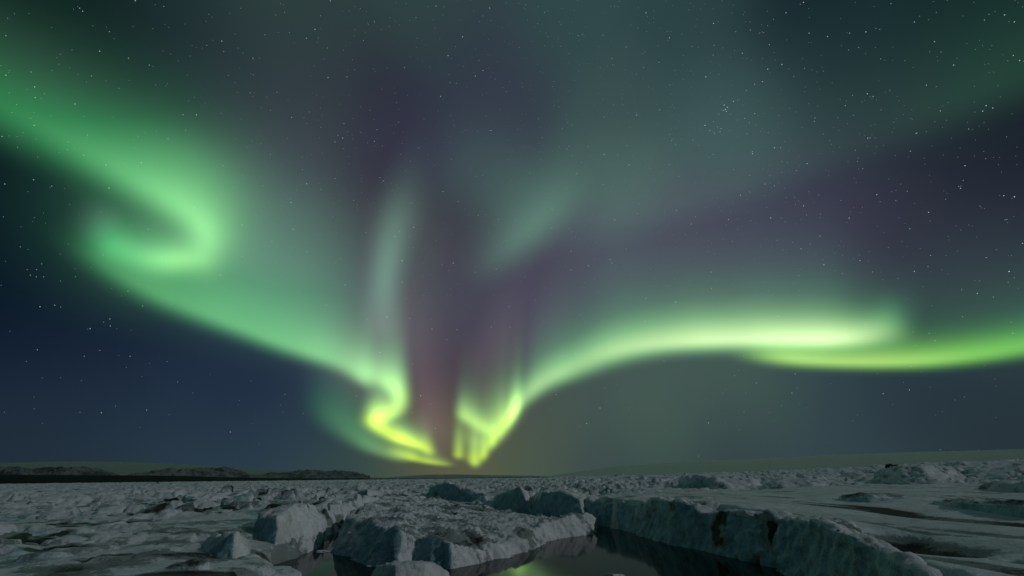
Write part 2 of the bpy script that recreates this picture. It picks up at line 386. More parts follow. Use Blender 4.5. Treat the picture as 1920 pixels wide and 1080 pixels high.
def pos(M, sx=1, sy=1, sz=1):
    g = M.n('ShaderNodeNewGeometry'); mp = M.n('ShaderNodeMapping'); M.nt.links.new(g.outputs['Position'], mp.inputs['Vector'])
    mp.inputs['Scale'].default_value = (sx, sy, sz); return mp.outputs[0], g


def ice_material(name, snow=(.80, .82, .84), blue=(.29, .48, .55), dirt_shade=(.030, .032, .028), soiled=(.24, .285, .27)):
    """snow crust over blue glacier ice; 'dirt' and 'bare' are per-point measures of silt, snow-free ice and painted shade"""
    M = Mat(name); p, g = pos(M)
    n_big = M.noise(.16, 5, .6, p); n_mid = M.noise(.9, 6, .62, p, .4); n_fine = M.noise(5.0, 5, .65, p)
    dirt_shade_a, bare_shade_a = M.attr('dirt_shade'), M.attr('bare_shade')
    nf = M.math('ADD', M.math('MULTIPLY', n_mid, .6), M.math('MULTIPLY', n_fine, .4))
    bare_shade = M.step(M.math('ADD', bare_shade_a, M.math('MULTIPLY_ADD', nf, .7, -.35)), .38, .62)
    base = M.mix(M.step(n_big, .35, .68), snow, tuple(c * .80 for c in snow))
    base = M.mix(M.math('MULTIPLY', M.step(nf, .42, .62), .35), base, soiled)
    ice = M.mix(M.step(n_mid, .38, .66), blue, tuple(c * .62 for c in blue))
    ice = M.mix(M.step(n_fine, .55, .75), ice, tuple(min(1, c * 1.5) for c in blue))
    col = M.mix(bare_shade, base, ice)
    soil_shade = M.step(M.math('ADD', dirt_shade_a, M.math('MULTIPLY_ADD', nf, 1.1, -.55)), .30, .48)
    col = M.mix(soil_shade, col, soiled)
    deep = M.step(M.math('ADD', dirt_shade_a, M.math('MULTIPLY_ADD', nf, 1.0, -.5)), .58, .80)
    col = M.mix(deep, col, dirt_shade)
    b1 = M.n('ShaderNodeBump'); b1.inputs['Strength'].default_value = .8; b1.inputs['Distance'].default_value = .35
    M.nt.links.new(nf, b1.inputs['Height'])
    bs = M.n('ShaderNodeBsdfPrincipled'); M.nt.links.new(col, bs.inputs['Base Color']); M.nt.links.new(b1.outputs[0], bs.inputs['Normal'])
    bs.inputs['Specular IOR Level'].default_value = .25
    M.nt.links.new(M.math('MULTIPLY_ADD', bare_shade, -.28, .82), bs.inputs['Roughness'])
    M.surface(bs.outputs[0]); return M.m


def rock_material(name, rock, snow, cover, scale):
    M = Mat(name); p, g = pos(M, 1, 1, 2.2)
    n = M.noise(scale, 8, .65, p); n2 = M.noise(scale * 6, 6, .6, p)
    s = M.n('ShaderNodeSeparateXYZ'); M.nt.links.new(g.outputs['Normal'], s.inputs[0])
    f = M.math('ADD', M.math('MULTIPLY', n, .7), M.math('MULTIPLY', n2, .45))
    f = M.math('ADD', f, M.math('MULTIPLY_ADD', s.outputs[2], .5, -.4))
    col = M.mix(M.step(f, cover, cover + .16), rock, snow)
    col = M.mix(M.math('MULTIPLY', n2, .35), col, tuple(c * .6 for c in rock))
    bs = M.n('ShaderNodeBsdfPrincipled'); M.nt.links.new(col, bs.inputs['Base Color']); bs.inputs['Roughness'].default_value = .9
    bs.inputs['Specular IOR Level'].default_value = .1
    M.surface(bs.outputs[0]); return M.m


def water_material():
    M = Mat('melt_water'); p, g = pos(M, .5, 1.0, 1)
    n = M.noise(1.6, 3, .5, p)
    b = M.n('ShaderNodeBump'); b.inputs['Strength'].default_value = .10; b.inputs['Distance'].default_value = .02; M.nt.links.new(n, b.inputs['Height'])
    bs = M.n('ShaderNodeBsdfPrincipled'); bs.inputs['Base Color'].default_value = (.004, .010, .010, 1)
    bs.inputs['Roughness'].default_value = .06; bs.inputs['IOR'].default_value = 1.14; M.nt.links.new(b.outputs[0], bs.inputs['Normal'])
    M.surface(bs.outputs[0]); return M.m


def glow_material(name, table):
    """light of excited thin air: adds its own light, hides nothing behind it"""
    M = Mat(name); r = M.nt.nodes.new('ShaderNodeValToRGB'); M.nt.links.new(M.attr('hue'), r.inputs[0])
    els = r.color_ramp.elements
    while len(els) < len(table): els.new(.5)
    for e, (p_, c) in zip(els, table): e.position = p_; e.color = (*c, 1)
    em = M.n('ShaderNodeEmission'); M.nt.links.new(r.outputs[0], em.inputs[0]); M.nt.links.new(M.attr('brightness'), em.inputs[1])
    tr = M.n('ShaderNodeBsdfTransparent'); ad = M.n('ShaderNodeAddShader'); M.nt.links.new(em.outputs[0], ad.inputs[0]); M.nt.links.new(tr.outputs[0], ad.inputs[1])
    M.surface(ad.outputs[0]); M.m.cycles.emission_sampling = 'NONE'; return M.m


def star_material():
    M = Mat('starlight'); em = M.n('ShaderNodeEmission'); M.nt.links.new(M.attr('brightness'), em.inputs[1])
    M.nt.links.new(M.mix(M.attr('warmth'), (.62, .78, 1.0), (1.0, .93, .82)), em.inputs[0])
    M.surface(em.outputs[0]); M.m.cycles.emission_sampling = 'NONE'; return M.m


ICE = ice_material('snow_and_ice')
WATER = water_material()
HILL = rock_material('hill_rock_and_snow', (.065, .075, .08), (.19, .205, .21), .54, .0016)
SHORE = rock_material('dark_shore_gravel', (.012, .011, .010), (.22, .22, .22), 1.02, .01)
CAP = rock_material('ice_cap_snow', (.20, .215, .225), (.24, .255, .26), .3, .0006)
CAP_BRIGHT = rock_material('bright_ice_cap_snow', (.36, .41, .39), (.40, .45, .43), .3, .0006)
BOULDER = rock_material('boulder_rock', (.03, .028, .026), (.3, .3, .3), 1.0, .8)


# ---------------------------------------------------------------- the ice field: one sheet from the camera's feet to the horizon
POOL = np.array([at_z(x, y, 0)[:2] for x, y in [
    (505, 1062), (560, 1047), (598, 1030), (612, 1008), (690, 968), (800, 952), (950, 966), (1090, 978), (1150, 990), (1205, 1002), (1270, 1014),
    (1350, 1030), (1450, 1056), (1515, 1086), (1612, 1142), (1712, 1204), (1790, 1256), (1700, 1330), (420, 1330), (450, 1130), (545, 1090)]])


def pool_distance(x, y):
    """signed distance to the pool outline, negative inside"""
    P = POOL; d = np.full(x.shape, 1e9); ins = np.zeros(x.shape, bool)
    for a, b in zip(P, np.roll(P, -1, 0)):
        e = b - a; t = np.clip(((x - a[0]) * e[0] + (y - a[1]) * e[1]) / (e @ e), 0, 1)
        d = np.minimum(d, np.hypot(x - a[0] - t * e[0], y - a[1] - t * e[1]))
        with np.errstate(divide='ignore', invalid='ignore'):
            ins ^= ((a[1] > y) != (b[1] > y)) & (x < (b[0] - a[0]) * (y - a[1]) / (b[1] - a[1]) + a[0])
    return np.where(ins, -d, d)


LEVELS = [  # (photo x, photo y, height) of the snow surface
    (0, 1075, 1.6), (120, 1060, 2.0), (260, 1060, 2.1), (360, 1060, 1.6), (430, 1062, 1.1), (60, 1000, 2.0), (240, 1005, 2.3), (330, 1000, 2.1), (420, 985, 2.9), (380, 996, 2.5), (480, 1040, .9),
    (0, 960, 2.0), (180, 955, 2.2), (380, 960, 2.6), (470, 946, 3.7), (545, 936, 3.9), (430, 955, 3.3), (0, 925, 2.0), (280, 925, 2.2), (500, 930, 2.9), (640, 922, 3.0), (600, 941, 3.3),
    (740, 915, 3.0), (830, 925, 2.4), (930, 945, 1.6), (1010, 955, 1.2),
    (1060, 915, 4.2), (1250, 925, 4.5), (1150, 935, 4.3), (1400, 935, 4.7), (1520, 955, 4.5), (1650, 985, 4.2), (1780, 1010, 4.0), (1900, 1050, 3.4), (1750, 1040, 2.7), (1850, 990, 4.4), (1900, 950, 4.8),
    (1900, 915, 6.0), (1700, 915, 5.6), (1500, 910, 5.0), (1300, 908, 4.6)]
FAR = [  # (photo x on the horizon, range, height)
    (0, 500, 2.2), (400, 500, 2.6), (800, 450, 3.2), (1100, 450, 4.2), (1400, 420, 5.4), (1600, 400, 7.4), (1920, 420, 9.2),
    (0, 1500, 2.4), (500, 1500, 2.6), (900, 1500, 3.5), (1200, 1500, 6.5), (1400, 1500, 10), (1600, 1500, 15), (1920, 1500, 20),
    (0, 6000, 3), (900, 6000, 3), (1300, 6000, 4), (1600, 6000, 10), (1920, 6000, 20), (0, 16000, 3), (900, 16000, 3), (1920, 16000, 3),
    (300, 3, 6.2), (960, 3, 6.2), (1700, 3, 6.2), (200, 9, 5.0), (960, 9, 4.6), (1800, 9, 5.2), (-100, 20, 2.6), (2100, 20, 3.6), (960, 19, 1.0), (1700, 24, 3.0), (150, 24, 2.0)]
_lv = []
for x, y, z in LEVELS:
    p = at_z(x, y, z); _lv.append((math.atan2(p[0], p[1]), math.log(math.hypot(p[0], p[1])), z))
for x, r, z in FAR:
    d = ray(x, 895.0); _lv.append((math.atan2(d[0], d[1]), math.log(r), z))
_lv = np.array(_lv)

SHADE_HOLLOWS = [(190, 990, 5.5, 4.2, .25), (300, 975, 6.0, 3.6, .3), (60, 1012, 4.0, 2.4, .2), (395, 972, 5.0, 3.4, .25), (90, 1030, 3.5, 2.0, .1), (20, 985, 4.0, 4.0, .2), (455, 962, 5.0, 3.4, .2), (280, 950, 8.0, 4.5, .3), (110, 955, 7.0, 3.5, .2), (590, 958, 2.6, 5.0, .1)]  # lens patches where shade is painted into the snow colour
_s0 = at_z(1300, 945, 4.5); _s1 = at_z(1900, 1010, 4.2)
STREAK = (_s1 - _s0)[:2] / np.linalg.norm((_s1 - _s0)[:2])


def ground_height(x, y):
    """height, silt and snow-free ice of the field, painted shade included"""
    r = np.hypot(x, y); az = np.arctan2(x, y); lr = np.log(np.maximum(r, 1.0))
    num = np.zeros(x.shape); den = np.full(x.shape, 1e-12)
    for a, l, z in _lv:
        w = np.exp(-((az - a) / .13) ** 2 - ((lr - l) / .22) ** 2) + 1e-5 / (1 + 40 * (az - a) ** 2 + 8 * (lr - l) ** 2) ** 2
        num += w * z; den += w
    z = num / den
    zero = np.zeros(x.shape)
    s = x * STREAK[0] + y * STREAK[1]; c = -x * STREAK[1] + y * STREAK[0]
    right = smooth(4, 22, x - .18 * y) * smooth(170, 90, r)                # the smooth streaked plateau
    pd = pool_distance(x, y)
    near = smooth(110, 60, r)
    # broken ice: sharp crests that get bigger with distance, smooth drifts near by
    q = np.stack([x, y, zero], -1)
    hum = ridged(q / 11.0, 4, .55); hum2 = ridged(q / 4.2 + 31, 3, .5)
    block = fbm(q / 26.0 + 5, 3)
    rough = np.clip(.55 + .8 * fbm(q / 60.0 + 77, 2), .12, 1.3)
    amp = (.32 + .95 * smooth(55, 130, r) + 1.0 * smooth(200, 700, r) + 1.2 * smooth(900, 3000, r)) * rough * (1 - .93 * right)
    amp = np.where(r < 16, amp * smooth(4, 16, r), amp)
    patchy = 1 + .9 * fbm(q / 14.0 + 41, 2)
    zr = patchy * np.where(r < 260, rubble(x + 1.2 * block, y + 1.2 * hum, 3.6, 11), 0) * smooth(260, 170, r) * 1.35
    zr = zr + rubble(x + 3 * block, y + 3 * hum, 9.0, 47) * smooth(90, 220, r) * smooth(1400, 700, r) * 2.0
    zr = zr + rubble(x + 9 * block, y, 26.0, 91) * smooth(400, 900, r) * 2.6
    broken = smooth(-.35, .20, fbm(q / 42.0 + 23, 3) + .35 * smooth(70, 260, r)) * smooth(44, 70, r) * (1 - .97 * right)
    z = z + zr * broken - .35 * broken
    z = z + amp * (.42 * np.maximum(hum, -.6) + .34 * hum2 * smooth(1500, 500, r) + .35 * block - .2)
    # long shallow hollows on the left, cast shade painted into their silt and ice
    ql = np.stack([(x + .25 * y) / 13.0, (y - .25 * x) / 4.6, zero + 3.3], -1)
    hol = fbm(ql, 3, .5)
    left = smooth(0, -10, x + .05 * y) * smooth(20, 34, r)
    hollow_shade = smooth(.22, .50, hol) * left * smooth(260, 110, r) * .7
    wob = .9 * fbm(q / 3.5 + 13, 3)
    for hx, hy, ha, hb, tilt in SHADE_HOLLOWS:
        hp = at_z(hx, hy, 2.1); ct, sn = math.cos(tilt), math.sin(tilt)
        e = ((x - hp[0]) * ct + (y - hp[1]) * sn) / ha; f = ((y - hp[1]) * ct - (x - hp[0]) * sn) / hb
        hollow_shade = np.maximum(hollow_shade, smooth(1.25, .55, np.hypot(e, f) + .35 * wob))
    z = z - .22 * hollow_shade
    # streaks on the plateau: low ribs with silt in the furrows
    cw = c + .7 * fbm(q / 17.0 + 91, 2)
    qs = np.stack([s / 26.0 + .21 * cw, cw / 2.9, zero + 8.8], -1)
    rib = .75 * fbm(qs, 3, .55) + .45 * noise3(np.stack([s / 12.0 - .2 * cw, cw / 1.3 + .02 * s, zero + 2.2], -1))
    furrow = smooth(.04, .38, rib) * right
    z = z - .09 * furrow + .05 * right * rib
    dirt_shade = .13 - .16 * right + (.38 * fbm(q / 7.0 + 3, 4, .6) + .2 * fbm(np.stack([x / 9.0, y / 2.5, zero], -1) + 5, 3)) * (1 - right) + .30 * left * smooth(90, 50, r) + .85 * hollow_shade * smooth(-.3, .5, fbm(q / 3.0 + 9, 2) + .4) + .95 * furrow * (0.65 + .5 * noise3(q / 9.0 + 40)) + .30 * broken * smooth(.1, .7, fbm(q / 5.0 + 70, 3))  # uneven light painted in too: left foreground dimmed, right plateau paled
    bare_shade = .16 + .62 * hollow_shade + .34 * smooth(.0, .7, fbm(q / 16.0 + 51, 3)) * (1 - right) + .12 * fbm(q / 5.0, 2)
    bare_shade += .32 * smooth(.2, -.6, hum) * smooth(60, 200, r) * (1 - right)
    # dark gully behind the pale rim at the lower right
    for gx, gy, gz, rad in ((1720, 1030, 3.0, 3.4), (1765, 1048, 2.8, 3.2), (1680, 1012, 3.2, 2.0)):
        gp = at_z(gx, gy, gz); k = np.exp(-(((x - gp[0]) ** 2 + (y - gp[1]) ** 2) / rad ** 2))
        dirt_shade = dirt_shade + .75 * k; z = z - .9 * k
    # the pool basin
    bank = smooth(-1.2, 2.2, pd + .8 * fbm(q / 4.0 + 61, 3))
    z = -1.6 + (z + 1.6) * bank
    return z, np.clip(dirt_shade, 0, 1), np.clip(bare_shade, 0, 1)


az = np.radians(np.linspace(-66, 66, 1050))
rr = np.concatenate([np.geomspace(2.0, 30.0, 40, endpoint=False), np.geomspace(30.0, 1500.0, 560, endpoint=False), np.geomspace(1500.0, 24000.0, 60)])
A, R_ = np.meshgrid(az, rr)
gx, gy = (np.sin(A) * R_).ravel(), (np.cos(A) * R_).ravel()
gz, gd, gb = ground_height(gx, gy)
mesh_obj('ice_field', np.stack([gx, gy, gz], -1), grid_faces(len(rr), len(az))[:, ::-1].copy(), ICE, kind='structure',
         label='snow covered field of broken glacier ice reaching the horizon', attrs=dict(dirt_shade=gd, bare_shade=gb))

# the pool: a level sheet of melt water inside the basin
w0 = np.array([[-60, 14, 0], [70, 14, 0], [70, 130, 0], [-60, 130, 0]], float)
mesh_obj('water', w0, [(0, 1, 2, 3)], WATER, kind='structure', label='still dark melt pool mirroring the green aurora')


# ---------------------------------------------------------------- far land
def far_range(name, label, outline, rng, depth, mat, rough=.25, wob=1.0, seed=0, rows=26, kind='structure', step=1.5):
    """a ridge of land: outline of its crest as photo pixels, standing at range rng, sloping down to the front and behind"""
    xs = np.arange(outline[0][0], outline[-1][0] + .1, step)
    ys = np.interp(xs, [p[0] for p in outline], [p[1] for p in outline])
    d = ray(xs, ys); hor = np.hypot(d[:, 0], d[:, 1]); top = np.maximum(CAM_H + rng * d[:, 2] / hor, -2)
    ux, uy = d[:, 0] / hor, d[:, 1] / hor
    t = np.concatenate([np.linspace(-1, 0, rows), np.linspace(.15, 1, 8)])
    T, I = np.meshgrid(t, np.arange(len(xs)), indexing='ij')
    r = rng + T * depth
    prof = np.where(T <= 0, (1 + T) ** .8, (1 - T) ** .6)
    x = ux[I] * r; y = uy[I] * r
    h = np.maximum(top.max(), 5)
    q = np.stack([x.ravel() / (h * 2.2) + seed, y.ravel() / (h * 2.2), np.zeros(x.size)], -1)
    nz = ridged(q, 5, .55).reshape(x.shape)
    z = top[I] * prof + rough * h * nz * np.sqrt(np.maximum(prof, 0)) * (1 - prof ** 6) * .5
    nz = nz * (1 - .5 * np.abs(T))
    fine = fbm(np.stack([xs / 14.0 + seed, np.zeros(len(xs)), np.zeros(len(xs))], -1), 2)
    z = z + (wob * fine * rng / 800.0)[I] * prof
    z = np.where((T <= -1) | (T >= 1), -8, z)
    mesh_obj(name, np.stack([x.ravel(), y.ravel(), z.ravel()], -1), grid_faces(len(t), len(xs))[:, ::-1].copy(), mat, kind=kind, label=label)


far_range('ice_cap', 'smooth pale ice cap behind the left hills', [(-160, 872), (0, 868), (120, 865), (240, 866), (360, 871), (460, 877), (560, 884), (680, 893), (760, 899)], 17000, 5000, CAP, .03, .25, 1)
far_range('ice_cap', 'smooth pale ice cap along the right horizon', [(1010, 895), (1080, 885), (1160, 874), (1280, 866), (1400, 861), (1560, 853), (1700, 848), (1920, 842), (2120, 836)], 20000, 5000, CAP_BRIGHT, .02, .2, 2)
far_range('ice_cap', 'low dim ice cap under the two bright folds', [(690, 899), (740, 894), (800, 890), (860, 889.5), (930, 891), (1010, 892), (1080, 896)], 21000, 4000, CAP, .02, .2, 3)
far_range('hill', 'dark rocky hill with snow streaks at the far left edge', [(-150, 880), (-40, 877), (30, 880), (60, 884), (80, 881), (130, 881), (160, 880.5), (180, 884), (200, 889), (222, 897)], 11000, 900, HILL, .7, .5, 4)
far_range('hill', 'rugged snow patched hill standing left of centre behind the shore', [(236, 898), (268, 892), (292, 887), (318, 882), (336, 884), (352, 882), (375, 881), (400, 881.5), (422, 880), (440, 883), (456, 890), (474, 898)], 11000, 900, HILL, .7, .6, 5)
far_range('hill', 'low rocky hill ending the chain nearest the centre', [(456, 898), (480, 894), (510, 890), (540, 890), (562, 884), (590, 884), (612, 886), (640, 884.5), (658, 886), (672, 889), (684, 895), (694, 899)], 11500, 900, HILL, .7, .6, 6)
far_range('shore', 'low black shore strip along the left horizon', [(-170, 889), (0, 890), (180, 891), (330, 892), (430, 895), (560, 897), (690, 898.2), (860, 897.3), (1000, 895.6), (1120, 894.4)], 5200, 500, SHORE, .15, .35, 7)


# ---------------------------------------------------------------- blocks of ice
def ice_mass(name, label, loop, inner=(), voxel=.25, rough=.30, flute=.35, fine=.08, seed=0, silt=.12, lit_side=1.0, cat='ice block', group=None, lean=.5, mat=None, bare_shade=.80, hull=True, stains=(), butt=.2):
    """a body of ice from its foot line and rim.
    loop: ('f', foot x, foot y, foot z, rim x, rim y, setback)  foot and rim as photo pixels, the rim standing 'setback' metres behind the foot
          ('b', rim x, rim y, range)                              a rim point on the far side, at a horizontal range
          ('r', photo x, range, height)                           a far side point by range and height
    inner: (photo x, photo y, range) points of the top surface"""
    foot, rim = [], []
    for e in loop:
        if e[0] == 'f':
            a = at_z(e[1], e[2], e[3]); ra = math.hypot(a[0], a[1]); b = at_r(e[4], e[5], ra + e[6])
            foot.append(np.array([a[0], a[1], e[3] - 1.3])); rim.append(b)
        elif e[0] == 'b':
            b = at_r(e[1], e[2], e[3]); rim.append(b); foot.append(np.array([b[0] * 1.03, b[1] * 1.03, -1.4]))
        else:
            d = ray(e[1], 895.0); h = math.hypot(d[0], d[1]); b = np.array([d[0] / h * e[2], d[1] / h * e[2], e[3]])
            rim.append(b); foot.append(np.array([b[0] * 1.02, b[1] * 1.02, -1.4]))
    tops = [at_r(*p) for p in inner]
    n = len(loop)
    pts = rim + tops
    v2, _, f2, orig, _, _ = delaunay_2d_cdt([Vector((p[0], p[1])) for p in pts], [(i, (i + 1) % n) for i in range(n)], [], 1, 1e-4)
    verts, mapping = list(rim), {}
    V = [p for p in rim]
    idx = {}
    for k, v in enumerate(v2):
        o = orig[k]
        if o and o[0] < n: idx[k] = o[0]
        else:
            z = pts[o[0]][2] if o else np.mean([p[2] for p in rim])
            idx[k] = len(V); V.append(np.array([v[0], v[1], z]))
    off = len(V); V += foot
    faces = [[idx[k] for k in f] for f in f2]
    v3, _, f3, orig3, _, _ = delaunay_2d_cdt([Vector((p[0], p[1])) for p in foot], [(i, (i + 1) % n) for i in range(n)], [], 1, 1e-4)
    ok = all(o and o[0] < n for o in orig3)
    for f in f3:
        faces.append([off + orig3[k][0] for k in f if orig3[k]][::-1])
    for i in range(n):
        j = (i + 1) % n
        faces.append([i, j, off + j]); faces.append([i, off + j, off + i])
    bm = bmesh.new(); bv = [bm.verts.new(p) for p in V]
    if hull:
        res = bmesh.ops.convex_hull(bm, input=bm.verts)
        bmesh.ops.delete(bm, geom=[g for g in set(res['geom_interior'] + res['geom_unused']) if isinstance(g, bmesh.types.BMVert)], context='VERTS')
    for f in faces:
        if len(set(f)) >= 3 and not hull:
            try: bm.faces.new([bv[k] for k in f])
            except ValueError: pass
    bmesh.ops.recalc_face_normals(bm, faces=bm.faces)
    me = bpy.data.meshes.new(name); bm.to_mesh(me); bm.free()
    tmp = bpy.data.objects.new('tmp', me); scene.collection.objects.link(tmp)
    md = tmp.modifiers.new('r', 'REMESH'); md.mode = 'VOXEL'; md.voxel_size = voxel
    sm = tmp.modifiers.new('s', 'SMOOTH'); sm.iterations = 3; sm.factor = .5
    ev = tmp.evaluated_get(bpy.context.evaluated_depsgraph_get()).to_mesh()
    co = np.empty(len(ev.vertices) * 3, np.float32); ev.vertices.foreach_get('co', co); co = co.reshape(-1, 3).astype(float)
    no = np.empty(len(ev.vertices) * 3, np.float32); ev.vertices.foreach_get('normal', no); no = no.reshape(-1, 3).astype(float)
    fa = np.array([tuple(p.vertices) for p in ev.polygons if len(p.vertices) == 4], np.int64)
    bpy.data.objects.remove(tmp); bpy.data.meshes.remove(me)
    keep = (co[fa][:, :, 2].max(1) > min(-.5, min(f[2] for f in foot) + .4)); fa = fa[keep]
    used, inv_ = np.unique(fa, return_inverse=True); fa = inv_.reshape(-1, 4); co, no = co[used], no[used]
    sd = np.array([seed * 13.7, seed * 5.1, seed * 2.9])
    steep = smooth(.80, .35, no[:, 2])
    side = np.stack([co[:, 0] + lean * co[:, 2], co[:, 1], co[:, 2] * .22], -1)
    dsp = rough * (fbm(co / 3.4 + sd, 4, .55) - .1)
    dsp += butt * noise3(side / 8.5 + sd + 3) * steep
    dsp += flute * (.55 + .75 * np.clip(noise3(co / 9.0 + sd + 21), -.6, 1)) * steep * (ridged(side / 2.1 + sd, 3, .55) - .35)
    dsp += fine * (ridged(co / .75 + sd, 3, .6) - .3)
    lowtop = (1 - steep) * .5 + .5
    co2 = co + no * (dsp * lowtop)[:, None]
    dirt_shade = silt + .22 * fbm(co / 2.6 + sd + 5, 4, .6) + .20 * steep * (fbm(side / 1.6 + sd, 3) - .1) + .30 * (1 - steep) * smooth(-.1, .6, fbm(np.stack([co[:, 0] / 7, co[:, 1] / 5, co[:, 2] * .3], -1) + sd, 3))
    for sx, sy, srng, srad in stains:
        sp = at_r(sx, sy, srng); dirt_shade = dirt_shade + (.62 + .5 * fbm(side / 1.3 + sd + 33, 2)) * np.exp(-((co[:, 0] - sp[0]) ** 2 + (co[:, 1] - sp[1]) ** 2) / srad ** 2 - ((co[:, 2] - sp[2]) / (1.5 * srad)) ** 2)
    shade_side = smooth(-.45, .35, -no[:, 0] * .9 - no[:, 1] * .25)                # lit and shaded sides painted: right-hand faces snow pale, left-hand faces blue
    dirt_shade = dirt_shade if stains else dirt_shade * (1 - .6 * steep * shade_side)
    br = bare_shade * steep * (1 - lit_side * (1 - shade_side)) + .12 + .16 * fbm(co / 2.0 + sd + 9, 3)
    return mesh_obj(name, co2, fa, mat or ICE, label, cat, None, group, attrs=dict(dirt_shade=np.clip(dirt_shade, 0, 1), bare_shade=np.clip(br, 0, 1)))


# the floe in the middle, jutting into the pool
ice_mass('ice_floe', 'large flat topped ice floe with a silty surface jutting into the pool', [
    ('f', 612, 1034, 0, 652, 972, 3.0), ('f', 640, 1046, 0, 690, 976, 2.6), ('f', 676, 1064, 0, 730, 986, 2.2), ('f', 740, 1066, 0, 752, 992, 1.2), ('f', 764, 1062, 0, 782, 1008, 2.2), ('f', 800, 1066, 0, 812, 1004, 1.6), ('f', 846, 1068, 0, 846, 1014, 1.0),
    ('f', 900, 1056, 0, 898, 1030, 1.0), ('f', 962, 1043, 0, 952, 1018, 1.2), ('f', 1030, 1022, 0, 1000, 996, 1.5), ('f', 1046, 1011, 0, 1040, 976, 2.0), ('f', 1090, 1006, 0, 1074, 964, 2.4), ('f', 1118, 1003, 0, 1100, 966, 2.6),
    ('r', 1112, 84, 1.6), ('b', 1040, 972, 92), ('b', 985, 966, 98), ('b', 930, 957, 104), ('b', 880, 948, 108), ('b', 815, 936, 112), ('b', 740, 937, 104), ('b', 700, 944, 88), ('b', 676, 952, 78)],
    [(880, 1000, 56), (940, 985, 66), (820, 965, 74), (900, 965, 84), (780, 975, 64), (1010, 978, 74), (725, 955, 70)],
    voxel=.20, rough=.55, flute=.85, fine=.22, seed=1, silt=.25, butt=.6, cat='ice floe', hull=False)

# the long cliff on the right, with the plateau behind its rim
ice_mass('ice_cliff', 'long steep ice cliff along the right bank of the pool', [
    ('f', 1100, 980, .2, 1085, 934, 4), ('f', 1150, 990, 0, 1150, 942, 3), ('f', 1182, 1000, 0, 1195, 944, 2.5), ('f', 1205, 1010, 0, 1232, 936, 2.0), ('f', 1252, 1022, 0, 1262, 938, 2.0), ('f', 1300, 1030, 0, 1300, 944, 1.8), ('f', 1318, 1034, 0, 1318, 962, 2.2), ('f', 1350, 1042, 0, 1348, 957, 2.2),
    ('f', 1400, 1054, 0, 1400, 961, 2.0), ('f', 1450, 1068, 0, 1452, 967, 2.0), ('f', 1500, 1092, 0, 1510, 975, 2.2), ('f', 1550, 1120, 0, 1562, 986, 2.2), ('f', 1600, 1150, 0, 1602, 998, 2.0), ('f', 1650, 1180, 0, 1652, 1026, 2.0), ('f', 1700, 1215, 0, 1702, 1052, 2.0), ('f', 1760, 1250, 0, 1756, 1086, 2.0),
    ('r', 1790, 27, 1.5), ('r', 1690, 36, 2.2), ('r', 1620, 44, 3.2), ('r', 1560, 52, 4.0), ('r', 1480, 60, 4.0), ('r', 1400, 70, 4.1), ('r', 1300, 80, 4.1), ('r', 1200, 92, 3.8), ('r', 1100, 116, 3.4)],
    [], voxel=.24, rough=.62, flute=.8, fine=.13, seed=2, silt=.12, butt=1.1, cat='ice cliff', hull=False, bare_shade=.56,
    stains=[(1338, 990, 60, 1.3), (1350, 972, 60.5, 1.3), (1350, 1015, 59.5, .8), (1440, 982, 54.5, 1.5), (1455, 1000, 53.6, .8), (1266, 952, 68, 1.0), (1416, 1058, 54.6, .8), (1455, 1070, 52, .7), (1205, 950, 74, 1.6)])

# seracs at the head of the gully
ice_mass('serac', 'jagged white topped serac at the head of the gully', [
    ('f', 800, 934, 2, 812, 914, 2), ('f', 840, 938, 2, 838, 903, 3), ('f', 872, 938, 2, 862, 914, 3), ('f', 905, 940, 1.8, 893, 919, 3), ('f', 916, 946, 1.6, 912, 930, 4), ('b', 905, 922, 170), ('b', 850, 912, 172), ('b', 806, 914, 168)], (), .34, .5, .5, .2, 3, .12, cat='ice block')
ice_mass('serac', 'dark blue wedge shaped serac in the middle of the gully wall', [
    ('f', 918, 948, 1.6, 934, 928, 2), ('f', 945, 956, 1.4, 950, 924, 2), ('f', 975, 962, 1.2, 976, 913, 2.5), ('f', 1000, 963, 1.2, 984, 928, 2.5), ('b', 1000, 932, 128), ('b', 960, 924, 130), ('b', 928, 930, 134)], (), .30, .4, .5, .14, 4, .10, cat='ice block')
ice_mass('serac', 'blunt blue serac joining the gully wall to the cliff', [
    ('f', 990, 963, 1.2, 1004, 936, 2), ('f', 1025, 968, 1.0, 1022, 922, 3), ('f', 1060, 974, .8, 1054, 921, 3), ('f', 1100, 982, .4, 1088, 934, 3.5), ('b', 1110, 932, 112), ('b', 1050, 918, 122), ('b', 1005, 926, 126)], (), .28, .4, .5, .14, 5, .12, cat='ice block')
ice_mass('serac', 'small pale pink tinted serac beside the dark wedge', [
    ('f', 985, 944, 2.4, 985, 926, 1.2), ('f', 1012, 944, 2.4, 1000, 922, 1.5), ('b', 1012, 930, 138), ('b', 982, 924, 138)], (), .24, .35, .3, .14, 6, .05, cat='ice block', bare_shade=.1)
ice_mass('ice_hump', 'rounded blue sided ice hump in front of the far rubble', [
    ('f', 650, 938, 2.6, 664, 924, 2), ('f', 690, 942, 2.6, 688, 918, 2.5), ('f', 716, 940, 2.6, 712, 922, 2.5), ('b', 716, 924, 176), ('b', 680, 920, 180), ('b', 656, 926, 174)], (), .34, .3, .3, .12, 7, .08, cat='ice block')

